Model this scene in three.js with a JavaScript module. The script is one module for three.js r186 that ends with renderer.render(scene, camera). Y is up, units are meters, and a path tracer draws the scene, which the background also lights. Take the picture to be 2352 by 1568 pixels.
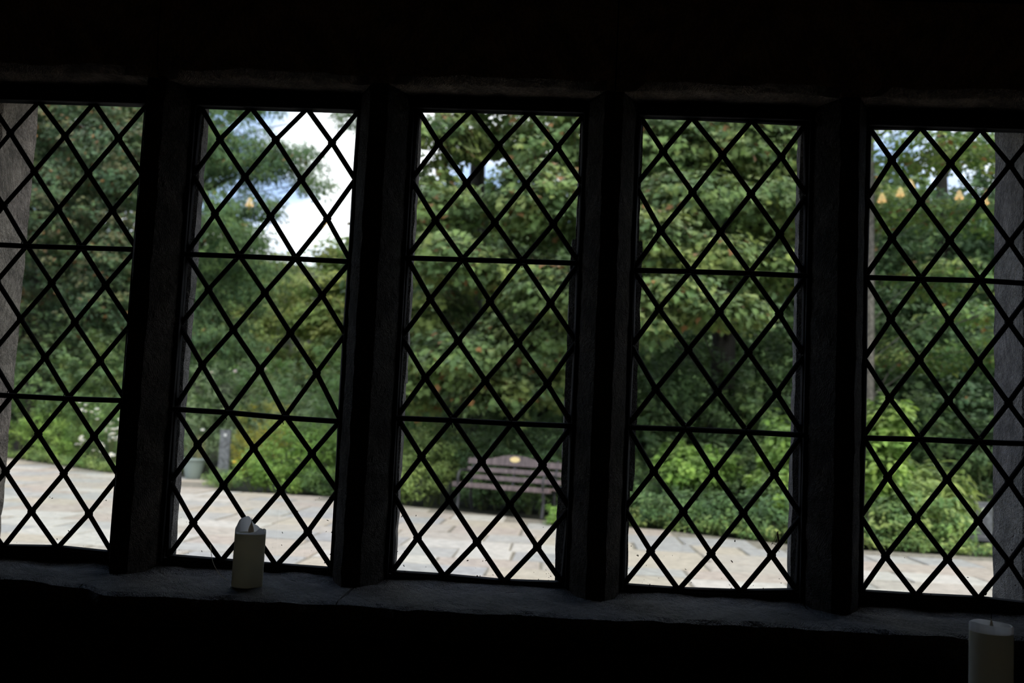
import * as THREE from 'three';
import { RoundedBoxGeometry } from 'three/addons/geometries/RoundedBoxGeometry.js';
import { mergeGeometries, mergeVertices, toCreasedNormals } from 'three/addons/utils/BufferGeometryUtils.js';
import { createNoise3D } from 'simplex-noise';

// ------------------------------------------------------------------ renderer, camera, sky, exposure
const renderer = new THREE.WebGLRenderer({ antialias: true });
renderer.toneMapping = THREE.LinearToneMapping;
renderer.toneMappingExposure = 1.22;
renderer.shadowMap.enabled = true;
const scene = new THREE.Scene();

const camera = new THREE.PerspectiveCamera(2 * Math.atan(784 / 2287) * 180 / Math.PI, 2352 / 1568, 0.05, 300);
camera.position.set(0, 1.35, 2.3);
camera.rotation.set(0.0848517, 0.0553287, 0.0469571, 'YXZ');   // tilted up a little, turned slightly to the west, hand-held roll
camera.focus = 2.3;
camera.userData.fStop = 4;

function rngOf(seed) {
  let s = seed >>> 0;
  return () => { s = (s + 0x6d2b79f5) | 0; let t = Math.imul(s ^ (s >>> 15), 1 | s); t = (t + Math.imul(t ^ (t >>> 7), 61 | t)) ^ t; return ((t ^ (t >>> 14)) >>> 0) / 4294967296; };
}
const noise3 = createNoise3D(rngOf(7));
const fbm = (x, y, z, o = 4) => { let s = 0, a = 0.5, f = 1; for (let i = 0; i < o; i++) { s += a * noise3(x * f, y * f, z * f); a *= 0.5; f *= 2.03; } return s; };
const clamp = (x, a = 0, b = 1) => Math.min(b, Math.max(a, x)), lerp = (a, b, t) => a + (b - a) * t;
const smooth = (a, b, x) => { const t = clamp((x - a) / (b - a)); return t * t * (3 - 2 * t); };

{ // bright summer sky: blue with broken white cloud, the same all round
  const W = 1024, H = 512, data = new Float32Array(W * H * 4);
  for (let r = 0; r < H; r++) {
    const el = ((r + 0.5) / H - 0.5) * Math.PI, y = Math.sin(el), c = Math.cos(el);
    for (let q = 0; q < W; q++) {
      const az = ((q + 0.5) / W - 0.5) * 2 * Math.PI, x = Math.cos(az) * c, z = Math.sin(az) * c;
      const k = 1 / (Math.max(y, 0) + 0.22), n = fbm(x * k * 1.3 + 3.1, z * k * 1.3, 5.3, 6);
      const m = smooth(-0.28, 0.12, n), hz = Math.exp(-Math.max(y, 0) * 5);
      const blue = [lerp(0.42, 0.95, hz), lerp(0.68, 1.05, hz), lerp(1.25, 1.25, hz)], white = 1.75 + 0.35 * n;
      const i = (r * W + q) * 4;
      for (let ch = 0; ch < 3; ch++) data[i + ch] = lerp(blue[ch], white * [0.985, 1.0, 1.03][ch], m);
      data[i + 3] = 1;
    }
  }
  const t = new THREE.DataTexture(data, W, H, THREE.RGBAFormat, THREE.FloatType);
  t.mapping = THREE.EquirectangularReflectionMapping; t.magFilter = t.minFilter = THREE.LinearFilter; t.needsUpdate = true;
  scene.background = t; scene.environment = t;
  scene.environmentIntensity = 1.0; scene.backgroundIntensity = 1.0;
}

{ // hazy sun behind thin cloud, high behind the house and to the east
  const sun = new THREE.DirectionalLight(new THREE.Color().setRGB(1, 0.93, 0.82), 2.4);
  sun.position.set(24, 34, 8); sun.target.position.set(-2, 0, -14); scene.add(sun, sun.target);
  sun.castShadow = true; sun.shadow.radius = 36; sun.shadow.mapSize.set(2048, 2048);
  Object.assign(sun.shadow.camera, { left: -40, right: 40, top: 40, bottom: -40, near: 1, far: 140 });
}

// ------------------------------------------------------------------ helpers
const V = (x, y, z) => new THREE.Vector3(x, y, z);
const taken = new Map();
function numbered(n) { const k = taken.get(n) ?? 0; taken.set(n, k + 1); return k ? `${n}_${String(k).padStart(3, '0')}` : n; }
function describe(o, label, category, group, kind) {
  o.userData.label = label; o.userData.category = category;
  if (group) o.userData.group = group;
  if (kind) o.userData.kind = kind;
  return o;
}
function thing(name, label, category, pos = [0, 0, 0], turn = 0, group, kind) {
  const g = new THREE.Group(); g.name = numbered(name); g.position.set(...pos); g.rotation.y = turn;
  scene.add(g); return describe(g, label, category, group, kind);
}
function part(name, geometry, material, parent) {
  const m = new THREE.Mesh(geometry, material); m.name = name; m.castShadow = m.receiveShadow = true; parent.add(m); return m;
}
function lone(name, geometry, material, label, category, group, kind) {
  const m = part(numbered(name), geometry, material, scene); return describe(m, label, category, group, kind);
}
const merged = (list) => mergeGeometries(list.map((g) => { const h = g.index ? g.toNonIndexed() : g; for (const k of Object.keys(h.attributes)) if (!['position', 'normal', 'uv'].includes(k)) h.deleteAttribute(k); return h; }));
function boxAt(w, h, d, x, y, z, r = 0) {
  const g = r > 0 ? new RoundedBoxGeometry(w, h, d, 2, r) : new THREE.BoxGeometry(w, h, d);
  return metres(g.translate(x, y, z));
}
// uv in metres from position and normal (box mapping)
function metres(g) {
  const p = g.attributes.position, n = g.attributes.normal ?? (g.computeVertexNormals(), g.attributes.normal), uv = new Float32Array(p.count * 2);
  for (let i = 0; i < p.count; i++) {
    const ax = Math.abs(n.getX(i)), ay = Math.abs(n.getY(i)), az = Math.abs(n.getZ(i));
    const [u, v] = ay >= ax && ay >= az ? [p.getX(i), p.getZ(i)] : ax >= az ? [p.getZ(i), p.getY(i)] : [p.getX(i), p.getY(i)];
    uv[2 * i] = u; uv[2 * i + 1] = v;
  }
  g.setAttribute('uv', new THREE.BufferAttribute(uv, 2)); return g;
}
// closed rings of points -> solid skin with caps
function loft(rings, crease = 0.6, open = false) {
  const n = rings[0].length, pos = [], idx = [];
  for (const r of rings) for (const p of r) pos.push(p.x, p.y, p.z);
  for (let k = 0; k + 1 < rings.length; k++) for (let i = 0; i < n; i++) {
    const a = k * n + i, b = k * n + (i + 1) % n, c = a + n, d = b + n; idx.push(a, b, d, a, d, c);
  }
  if (!open) for (const [k, flip] of [[0, 1], [rings.length - 1, 0]]) {
    const flat = rings[k], o = flat[0], e1 = flat[1].clone().sub(o).normalize(), nn = V();
    for (let i = 0; i < n; i++) nn.add(flat[i].clone().sub(o).cross(flat[(i + 1) % n].clone().sub(o)));
    nn.normalize(); const e2 = nn.clone().cross(e1);
    const tri = THREE.ShapeUtils.triangulateShape(flat.map((p) => new THREE.Vector2(p.clone().sub(o).dot(e1), p.clone().sub(o).dot(e2))), []);
    for (const t of tri) flip ? idx.push(k * n + t[0], k * n + t[2], k * n + t[1]) : idx.push(k * n + t[0], k * n + t[1], k * n + t[2]);
  }
  let g = new THREE.BufferGeometry(); g.setAttribute('position', new THREE.Float32BufferAttribute(pos, 3)); g.setIndex(idx);
  g = toCreasedNormals(g, crease); return metres(g);
}
// a bar of given section swept along a line; up is the direction of its thickness
function bar(points, hw, ht, up = V(0, 0, 1), sides = 6) {
  const rings = points.map((p, i) => {
    const t = points[Math.min(i + 1, points.length - 1)].clone().sub(points[Math.max(i - 1, 0)]).normalize(), s = up.clone().cross(t).normalize(), u = t.clone().cross(s);
    const ring = [];
    for (let k = 0; k < sides; k++) { const a = (k / sides) * 2 * Math.PI; ring.push(p.clone().addScaledVector(s, Math.cos(a) * hw).addScaledVector(u, Math.sin(a) * ht)); }
    return ring;
  });
  return loft(rings, 1.2);
}
function tube(points, radii, sides = 8) {
  const c = points.length > 2 ? new THREE.CatmullRomCurve3(points) : null, n = c ? points.length * 3 : 1, rings = [];
  for (let i = 0; i <= n; i++) {
    const t = i / n, p = c ? c.getPoint(t) : points[0].clone().lerp(points[1], t), d = c ? c.getTangent(t) : points[1].clone().sub(points[0]).normalize();
    const f = t * (radii.length - 1), k = Math.min(Math.floor(f), radii.length - 2), r = lerp(radii[k], radii[k + 1], f - k);
    const s = (Math.abs(d.y) > 0.9 ? V(1, 0, 0) : V(0, 1, 0)).cross(d).normalize(), u = d.clone().cross(s), ring = [];
    for (let q = 0; q < sides; q++) { const a = (q / sides) * 2 * Math.PI; ring.push(p.clone().addScaledVector(s, Math.cos(a) * r).addScaledVector(u, Math.sin(a) * r)); }
    rings.push(ring);
  }
  return loft(rings, 1.3);
}

// ------------------------------------------------------------------ materials
function mottle(seed, size, f, lo, hi, tint = [1, 1, 1], stretch = [1, 1]) {   // tileable grain and patches
  const d = new Uint8Array(size * size * 4);
  for (let y = 0; y < size; y++) for (let x = 0; x < size; x++) {
    const a = (x / size) * 2 * Math.PI, b = (y / size) * 2 * Math.PI, sx = stretch[0] / (2 * Math.PI), sy = stretch[1] / (2 * Math.PI);
    const X = Math.cos(a) * sx, Y = Math.sin(a) * sx, Z = Math.cos(b) * sy, Wc = Math.sin(b) * sy;
    const n = fbm(X * f + seed, Y * f + Z * f * 0.73, Wc * f - seed, 5) + 0.45 * noise3(X * f * 9 + Z * f * 4, Y * f * 9 - seed, Wc * f * 9);
    const v = lerp(lo, hi, clamp(0.5 + n * 0.75)), i = (y * size + x) * 4;
    for (let c = 0; c < 3; c++) d[i + c] = clamp(v * tint[c]) * 255;
    d[i + 3] = 255;
  }
  const t = new THREE.DataTexture(d, size, size); t.wrapS = t.wrapT = THREE.RepeatWrapping; t.magFilter = THREE.LinearFilter; t.minFilter = THREE.LinearMipmapLinearFilter; t.generateMipmaps = true; t.needsUpdate = true; return t;
}
const stoneMap = mottle(11, 512, 7, 0.62, 1.0), stoneBump = mottle(23, 512, 12, 0, 1), grainMap = mottle(31, 512, 6, 0.55, 1.0, [1, 1, 1], [6, 0.7]), flagMap = mottle(47, 512, 9, 0.84, 1.0, [1, 0.99, 0.975]);
for (const t of [stoneMap, flagMap]) t.colorSpace = THREE.SRGBColorSpace;
grainMap.colorSpace = THREE.SRGBColorSpace;
stoneBump.repeat.set(3.3, 3.3); stoneMap.repeat.set(1.7, 1.7);
const std = (rgb, rough = 0.8, extra = {}) => { const m = new THREE.MeshStandardMaterial({ roughness: rough, ...extra }); m.color.setRGB(...rgb); m.side = THREE.DoubleSide; return m; };
const phys = (rgb, rough, extra = {}) => { const m = new THREE.MeshPhysicalMaterial({ roughness: rough, ...extra }); m.color.setRGB(...rgb); m.side = THREE.DoubleSide; return m; };
const M = {
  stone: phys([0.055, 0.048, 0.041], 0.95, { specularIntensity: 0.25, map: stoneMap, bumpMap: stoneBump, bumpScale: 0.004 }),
  stoneSideLit: std([0.45, 0.39, 0.325], 0.92, { map: stoneMap, bumpMap: stoneBump, bumpScale: 0.004 }),
  daylit: std([0.21, 0.20, 0.195], 0.92, { map: stoneMap, bumpMap: stoneBump, bumpScale: 0.006 }),  // outside copy of the stone, its tone set by the daylight there
  lintel: std([0.33, 0.255, 0.185], 0.92, { map: stoneMap, bumpMap: stoneBump, bumpScale: 0.004 }),
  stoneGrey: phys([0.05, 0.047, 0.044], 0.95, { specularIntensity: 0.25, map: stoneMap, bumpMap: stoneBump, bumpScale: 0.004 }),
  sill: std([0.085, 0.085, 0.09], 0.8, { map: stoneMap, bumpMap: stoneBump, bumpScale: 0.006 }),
  plaster: std([0.14, 0.125, 0.11], 0.95, { map: stoneMap, bumpMap: stoneBump, bumpScale: 0.003 }),
  floorStone: std([0.10, 0.10, 0.096], 0.8, { map: stoneMap, bumpMap: stoneBump, bumpScale: 0.004 }),
  oak: std([0.10, 0.065, 0.04], 0.6, { map: grainMap }),
  lead: phys([0.026, 0.026, 0.028], 0.85, { specularIntensity: 0.4 }),
  iron: phys([0.014, 0.014, 0.015], 0.9, { specularIntensity: 0.3 }),
  grime: std([0.05, 0.042, 0.033], 1),
  wax: phys([0.80, 0.77, 0.64], 0.9, { transmission: 0.4, thickness: 0 }),
  waxThin: phys([0.93, 0.93, 0.94], 1, { transmission: 0.75, thickness: 0 }),
};
// old hand-made panes in five slightly different tints
const glass = [[0.97, 0.985, 0.975], [0.955, 0.97, 0.96], [0.98, 0.985, 0.98], [0.935, 0.955, 0.945], [0.965, 0.975, 0.98]].map((c, i) => phys(c, [0.012, 0.016, 0.01, 0.02, 0.014][i], { transmission: 1, thickness: 0, ior: 1.5 }));

// ------------------------------------------------------------------ the five leaded windows, x of the first column and pitch, y of the top row and pitch (metres)
const GRID = [[-1.4375, 0.0673, 2.0874, -0.0896], [-0.9137, 0.0663, 2.0895, -0.0908], [-0.387, 0.068, 2.0983, -0.092], [0.1457, 0.0663, 2.0924, -0.0912], [0.6719, 0.0649, 2.0863, -0.0897]];
// how far each crossing of the old leads has wandered from the regular lattice (mm; rows from the top)
const WANDER = [
  '- -3,-5 0,-4 -; 0,4 2,1 0,0; - 1,1 0,1 -; 0,4 1,1 0,2; - -1,-1 -1,0 -; - 1,0 -2,0; - 0,1 -2,-2 -; - 0,1 0,-1; - -3,0 -1,-1 -; - 0,-1 0,0; - -4,-3 2,-1 -; - 0,-3 3,-1; - 7,1 2,6 -',
  '8,-6 0,-7 4,-5 0,-2; -4,4 -1,7 3,4; 3,5 -3,5 1,3 -2,8; -3,4 -1,3 3,2; 1,-4 -3,-3 0,-4 -1,-7; -5,4 -2,1 2,1; -2,6 -5,1 -1,-1 -3,2; -7,6 -1,2 1,-1; 2,-7 -2,-8 0,-14 -2,-18; -4,1 -3,-1 2,-7; 4,3 -2,1 1,-5 1,1; -1,2 - 4,-5; 11,12 5,9 2,5 2,3',
  '10,-9 2,-6 4,-7 -2,-7; -4,3 2,3 5,3; 3,5 -1,2 3,4 0,7; -2,2 2,2 3,3; 3,3 -1,5 2,6 -1,6; -4,-1 0,-1 5,0; 1,-1 -2,-4 2,-3 1,5; -6,-1 -2,-2 6,-3; 1,-3 -5,-1 -1,-2 -1,-2; -5,1 -1,-4 3,-5; 2,5 -3,-3 0,-7 1,-8; -4,-1 -3,-3 -1,-7; 8,9 -6,8 -5,3 -7,6',
  '3,-2 -8,-2 -2,-5 -9,-8; -6,6 -1,2 2,2; -1,14 -1,2 1,3 -4,4; -5,0 0,2 3,2; 1,-3 1,0 3,1 -3,-1; -3,0 3,-2 6,-1; 3,2 1,-1 5,-2 -2,-2; -4,-4 4,-3 5,-1; 1,0 1,3 5,3 -2,1; -2,-9 1,-4 4,-2; 1,-5 1,-5 3,-1 0,-1; -3,-6 0,-4 2,0; 3,5 -4,3 2,6 -6,15',
  '6,-6 -6,-3 -1,-3 -; -5,7 -2,3 2,5; 5,4 -3,1 1,5 -; -2,3 -2,3 2,4; 3,1 -1,3 1,5 -; -2,-5 -1,-3 1,-1; 5,-7 -2,-5 -1,-3 -; -2,-5 -1,-5 1,-4; 5,-5 0,-1 2,-1 -; -4,-3 -3,-2 3,0; 3,-4 -5,-2 1,-1 -; -6,0 0,1 4,2; 5,8 -3,7 3,8 -',].map((w) => w.split('; ').map((r) => r.split(' ').map((c) => (c === '-' ? [0, 0] : c.split(',').map(Number)))));
const nodeAt = (w, i, j) => {
  const [x0, dx, y0, dy] = GRID[w], d = WANDER[w][j][(i - (j & 1)) / 2];
  return V(x0 + dx * i + d[0] / 1000, y0 + dy * j + d[1] / 1000, 0);
};
const windowRng = rngOf(91);
const WINDOW_WORDS = ['leaded window with jamb shadowed beside white daisies outside', 'leaded window behind the short white candle, sky showing at its top', 'middle leaded window looking out on the garden bench', 'leaded window looking out on the yellow-green bush', 'leaded window looking out on a slender pale tree trunk'];
const jointGeo = new THREE.SphereGeometry(1, 8, 5).scale(0.0105, 0.0105, 0.0052);
for (let w = 0; w < 5; w++) {
  const win = thing(`window_${w + 1}`, WINDOW_WORDS[w], 'window', [0, 0, 0], 0, null, 'structure');
  const at = (i, j) => nodeAt(w, i, j), inside = (i, j) => i >= 0 && i <= 6 && j >= 0 && j <= 12;
  // panes: whole diamonds, halves along the edges, each set at its own slight angle
  for (let j = 0; j <= 12; j++) for (let i = 0; i <= 6; i++) {
    if ((i + j) % 2 === 0) continue;
    const c = [[i - 1, j], [i, j + 1], [i + 1, j], [i, j - 1]].filter(([a, b]) => inside(a, b)).map(([a, b]) => at(a, b));
    const mid = c.reduce((s, p) => s.add(p), V()).multiplyScalar(1 / c.length);
    const s = new THREE.Shape(c.map((p) => new THREE.Vector2(p.x - mid.x, p.y - mid.y)));
    const g = new THREE.ExtrudeGeometry(s, { depth: 0.003, bevelEnabled: false });
    const m = part('pane', g, glass[Math.floor(windowRng() * 5)], win);
    m.position.set(mid.x, mid.y, -0.0015); m.rotation.set((windowRng() - 0.5) * 0.005, (windowRng() - 0.5) * 0.005, 0);
  }
  // lead cames, one for each diagonal
  for (const dir of [1, -1]) for (let k = -20; k <= 20; k += 2) {
    const line = [];
    for (let i = 0; i <= 6; i++) { const j = dir > 0 ? i - k : k - i; if (inside(i, j)) line.push(at(i, j).setZ(dir * 0.0004)); }
    if (line.length > 1) part('lead_came', bar(line, 0.0058 + 0.0004 * windowRng(), 0.0045), M.lead, win);
  }
  for (let j = 0; j <= 12; j++) for (let i = j & 1; i <= 6; i += 2) if (i > 0 && i < 6 && j > 0 && j < 12) { const m = part('solder_joint', jointGeo, M.lead, win); m.position.copy(at(i, j)); m.rotation.z = windowRng() * 3; }
  // border leads
  const edge = [[[0, 0], [0, 2], [0, 4], [0, 6], [0, 8], [0, 10], [0, 12]], [[6, 0], [6, 2], [6, 4], [6, 6], [6, 8], [6, 10], [6, 12]], [[0, 0], [2, 0], [4, 0], [6, 0]], [[0, 12], [2, 12], [4, 12], [6, 12]]];
  for (const e of edge) part('border_lead', bar(e.map(([i, j]) => at(i, j)), 0.007, 0.006), M.lead, win);
  // iron saddle bars, with the copper ties that hold the panels to them
  for (const j of [4, 8]) {
    const a = at(0, j), b = at(6, j), y = (at(2, j).y + at(4, j).y) / 2;
    const sag = (x, y0) => V(x, y0, 0.012), pts = [sag(a.x - 0.012, a.y - 0.003), sag(at(2, j).x, at(2, j).y - 0.004), sag(at(4, j).x, at(4, j).y - 0.004), sag(b.x + 0.012, b.y - 0.003)];
    part('saddle_bar', bar(pts, 0.0062, 0.0062, V(0, 0, 1), 10), M.iron, win);
    for (const i of [2, 4]) {
      const p = at(i, j), q = windowRng() * 0.01;
      part('tie_wire', tube([V(p.x - 0.004, p.y + 0.004, 0.006), V(p.x - 0.003, p.y + 0.006, 0.018), V(p.x - 0.001, p.y - 0.006, 0.021), V(p.x + 0.002, p.y - 0.012 - q, 0.018)], [0.0013, 0.001], 5), M.iron, win);
    }
  }
  // cement and iron surround that closes the panel against the stone
  const L = GRID[w][0], R = L + GRID[w][1] * 6, T = at(2, 0).y, B = Math.min(at(2, 12).y, at(4, 12).y);
  part('frame_head', boxAt(R - L + 0.06, 0.045, 0.035, (L + R) / 2, T + 0.019, 0.004, 0.003), M.iron, win);
  { const n = [0, 2, 4, 6].map((i) => at(i, 12)); n[0].x -= 0.02; n[3].x += 0.02;
    part('frame_foot', loft(n.map((p) => [V(p.x, p.y - 0.003, 0.010), V(p.x, p.y - 0.003, -0.012), V(p.x, 0.984, -0.012), V(p.x, 0.984, 0.010)]), 0.4), M.iron, win); }
  part('frame_side', boxAt(0.014, T - B + 0.01, 0.03, L - 0.004, (T + B) / 2, 0.002, 0.003), M.iron, win);
  part('frame_side', boxAt(0.014, T - B + 0.01, 0.03, R + 0.004, (T + B) / 2, 0.002, 0.003), M.iron, win);
  // grit, dead flies and dust caught in the lowest corners of the panes
  const bits = [], low = at(0, 12).y;
  for (let n = 0; n < 90; n++) {
    const u = windowRng(), x = lerp(L, R, u), corner = windowRng() < 0.55, hx = corner ? (windowRng() < 0.5 ? L + windowRng() ** 2 * 0.06 : R - windowRng() ** 2 * 0.06) : x;
    const y = low + 0.004 + windowRng() ** (corner ? 1.5 : 3.5) * (corner ? 0.16 : 0.12), s = 0.0004 + windowRng() ** 3 * 0.0017;
    bits.push(new THREE.TetrahedronGeometry(s).scale(1 + windowRng() * 2, 1, 0.6).rotateZ(windowRng() * 6).translate(hx, y, 0.0028));
  }
  const d = part('grit', merged(bits), M.grime, win); d.userData.kind = 'stuff';
}

// ------------------------------------------------------------------ the window wall: stone mullions, jambs, lintel, sill and masonry
const wall = thing('wall_front', 'dark rubble stone wall holding the row of leaded windows', 'wall', [0, 0, 0], 0, null, 'structure');
const rough = (p, amp, f, seed) => V(p.x + amp * fbm(p.x * f + seed, p.y * f, p.z * f, 3), p.y, p.z + amp * fbm(p.x * f, p.y * f + seed, p.z * f + 9, 3));
function stonePost(ring, y0, y1, amp, seed, material, name, parent = wall) {   // ring: [x, z] outline, wobbling up the post
  const n = Math.max(3, Math.round((y1 - y0) / 0.02)), rings = [];
  for (let k = 0; k <= n; k++) {
    const y = lerp(y0, y1, k / n), e = Math.min(k, n - k) === 0 ? 0.0012 : 0;
    const cx = ring.reduce((s, p) => s + p[0], 0) / ring.length, cz = ring.reduce((s, p) => s + p[1], 0) / ring.length;
    rings.push(ring.map(([x, z]) => rough(V(x - Math.sign(x - cx) * e, y, z - Math.sign(z - cz) * e), amp, 14, seed)));
  }
  return part(name, loft(rings.reverse(), 0.5), material, parent);
}
// [x of the middle, half gap between the glass, stones from the top: y from, y to, how far the outside face stands out left and right]
const MULLIONS = [
  [-0.9737, 0.0600, [[2.125, 1.62, 0.010, 0.012], [1.62, 0.975, 0.011, 0.010]]],
  [-0.4515, 0.0645, [[2.125, 1.44, 0.008, 0.013], [1.44, 0.975, 0.009, 0.011]]],
  [0.0834, 0.0620, [[2.125, 1.795, 0.011, 0.013], [1.795, 1.215, 0.021, 0.022], [1.215, 0.975, 0.027, 0.014]]],
  [0.6077, 0.0640, [[2.125, 1.35, 0.017, 0.006], [1.35, 0.975, 0.018, 0.006]]],
];
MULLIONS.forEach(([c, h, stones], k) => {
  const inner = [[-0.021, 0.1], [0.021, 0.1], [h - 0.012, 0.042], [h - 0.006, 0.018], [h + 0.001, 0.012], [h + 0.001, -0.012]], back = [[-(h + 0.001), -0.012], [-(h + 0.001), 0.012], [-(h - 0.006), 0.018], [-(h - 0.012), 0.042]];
  stonePost([...inner, ...back].map(([x, z]) => [c + x, z]), 0.975, 2.125, 0.0035, k * 7, k % 2 ? M.stoneGrey : M.stone, 'mullion_stone');   // inside half: worn, darkened so the room shade sits in its colour
  stones.forEach(([y1, y0, l, r], s) => {   // outside half: pieces made paler, daylight put into their colour
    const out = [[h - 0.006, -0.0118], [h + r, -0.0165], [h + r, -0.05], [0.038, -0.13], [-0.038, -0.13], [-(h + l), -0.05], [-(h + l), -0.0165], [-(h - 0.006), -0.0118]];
    stonePost(out.map(([x, z]) => [c + x, z]), y0, y1, 0.0035, k * 7 + s * 3, M.daylit, 'mullion_outer_stone');
  });
});
// outside jambs in courses: a straight reveal with a chamfered outer arris
for (const [x, s, seed] of [[-1.4375, -1, 40], [1.0613, 1, 60]]) {
  const cuts = s < 0 ? [2.24, 1.77, 1.33, 1.06, 0.9] : [2.24, 1.62, 1.16, 0.9];
  for (let k = 0; k + 1 < cuts.length; k++) {
    const q = [[0.004, 0.012], [0.012, -0.01], [0.012, -0.06], [0.0, -0.075], [0.002, -0.235], [0.05, -0.285], [0.34, -0.285], [0.34, 0.012]].map(([a, z]) => [x + s * a, z]);
    stonePost(s > 0 ? q : q.reverse(), cuts[k + 1], cuts[k], 0.004, seed + k, s > 0 ? M.daylit : M.stoneSideLit, 'jamb_stone');  // left reveal paler, right one darker: side light put into the stone colour
  }
}
{ // lintel: one long stone for each two lights, worn along its lower edge
  const runs = [[-1.8, -0.97], [-0.967, 0.083], [0.086, 1.44]];
  runs.forEach(([x0, x1], r) => {
    const rings = [], n = 60;
    for (let k = 0; k <= n; k++) {
      const x = lerp(x0, x1, k / n), w = 0.007 * fbm(x * 5, r, 3, 4), lowAt = 2.117 + 0.004 * fbm(x * 9, 2, r);
      const near = Math.min(...MULLIONS.map(([c]) => Math.abs(x - c))), drop = 0.006 * (1 - smooth(0.03, 0.095, near));
      rings.push([V(x, lowAt - drop * 0.2, -0.03), V(x, lowAt + 0.001 - drop, 0.05 + w * 0.3), V(x, lowAt + 0.002 - drop * 0.8 + w * 0.4, 0.098 + w), V(x, lowAt + 0.016 + w, 0.116 + w), V(x, 2.2, 0.124 + 0.5 * w), V(x, 2.34, 0.122), V(x, 2.34, -0.285), V(x, 2.215, -0.285), V(x, 2.175, -0.2), V(x, lowAt + 0.01, -0.055)]);
    }
    part('lintel_stone', loft(rings, 0.7), M.lintel, wall);
  });
}
{ // inside sill: thick worn slabs whose broken front edge stands out over the wall
  const front = [[-2.2, 0.20], [-1.45, 0.205], [-1.12, 0.215], [-0.99, 0.26], [-0.90, 0.325], [-0.78, 0.31], [-0.62, 0.305], [-0.4, 0.292], [-0.2, 0.288], [0.1, 0.277], [0.4, 0.265], [0.8, 0.258], [2.2, 0.25]];
  const zAt = (x) => { for (let k = 0; k + 1 < front.length; k++) if (x <= front[k + 1][0]) return lerp(front[k][1], front[k + 1][1], smooth(0, 1, (x - front[k][0]) / (front[k + 1][0] - front[k][0]))); return 0.25; };
  const cuts = [-2.2, -0.985, -0.44, 0.55, 2.2];
  for (let s = 0; s + 1 < cuts.length; s++) {
    const rings = [], n = Math.round((cuts[s + 1] - cuts[s]) / 0.012);
    for (let k = 0; k <= n; k++) {
      const x = lerp(cuts[s], cuts[s + 1] - 0.003, k / n), f = zAt(x) + 0.022 * fbm(x * 6, 4, 1, 5), ring = [V(x, 0.996, -0.03)];
      for (let q = 1; q <= 7; q++) { const z = lerp(-0.03, f - 0.022, q / 7); ring.push(V(x, 0.985 + 0.005 * fbm(x * 7, z * 9, s, 4) - 0.004 * (q / 7) + (q === 1 ? 0.008 : 0), z)); }
      const e = 0.008 * fbm(x * 14, 8, 2, 4);
      ring.push(V(x, 0.976 + e * 0.5, f - 0.006 + e), V(x, 0.962 + e, f + e), V(x, 0.938, f - 0.004 + e * 1.6), V(x, 0.915 + e, f - 0.022 + e), V(x, 0.88, 0.16), V(x, 0.88, -0.03));
      rings.push(ring);
    }
    part('sill_stone', loft(rings, 0.5), M.sill, wall);
  }
  // rough rubble face below the sill
  const W = 260, H = 60, pos = [], idx = [], uv = [];
  for (let j = 0; j <= H; j++) for (let i = 0; i <= W; i++) {
    const x = lerp(-2.6, 2.6, i / W), y = lerp(-0.15, 0.93, j / H);
    const lumps = 0.032 * fbm(x * 2.6, y * 3.4, 1.7, 3) + 0.014 * (1 - Math.abs(noise3(x * 4.2 + 3, y * 6, 0.4))) ** 3 + 0.008 * fbm(x * 14, y * 14, 3, 3);
    pos.push(x, y, 0.225 + lumps); uv.push(x, y);
  }
  for (let j = 0; j < H; j++) for (let i = 0; i < W; i++) { const a = j * (W + 1) + i, b = a + 1, c = a + W + 1, d = c + 1; idx.push(a, b, d, a, d, c); }
  const g = new THREE.BufferGeometry(); g.setAttribute('position', new THREE.Float32BufferAttribute(pos, 3)); g.setAttribute('uv', new THREE.Float32BufferAttribute(uv, 2)); g.setIndex(idx); g.computeVertexNormals();
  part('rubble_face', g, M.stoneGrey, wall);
}
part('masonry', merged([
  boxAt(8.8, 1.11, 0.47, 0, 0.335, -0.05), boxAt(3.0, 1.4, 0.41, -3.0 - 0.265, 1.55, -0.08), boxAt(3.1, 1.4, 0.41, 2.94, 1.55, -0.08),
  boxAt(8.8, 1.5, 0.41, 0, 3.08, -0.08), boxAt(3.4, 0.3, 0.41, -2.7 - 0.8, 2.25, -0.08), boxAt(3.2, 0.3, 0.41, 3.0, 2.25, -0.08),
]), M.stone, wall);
{ // weather-worn outside sill, falling away from the glass
  const g = loft([-1.8, 1.44].map((x) => [V(x, 0.975, -0.028), V(x, 0.93, -0.31), V(x, 0.86, -0.33), V(x, 0.86, -0.028)]), 0.5);
  part('outer_sill', g, M.stoneGrey, wall);
}

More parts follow.
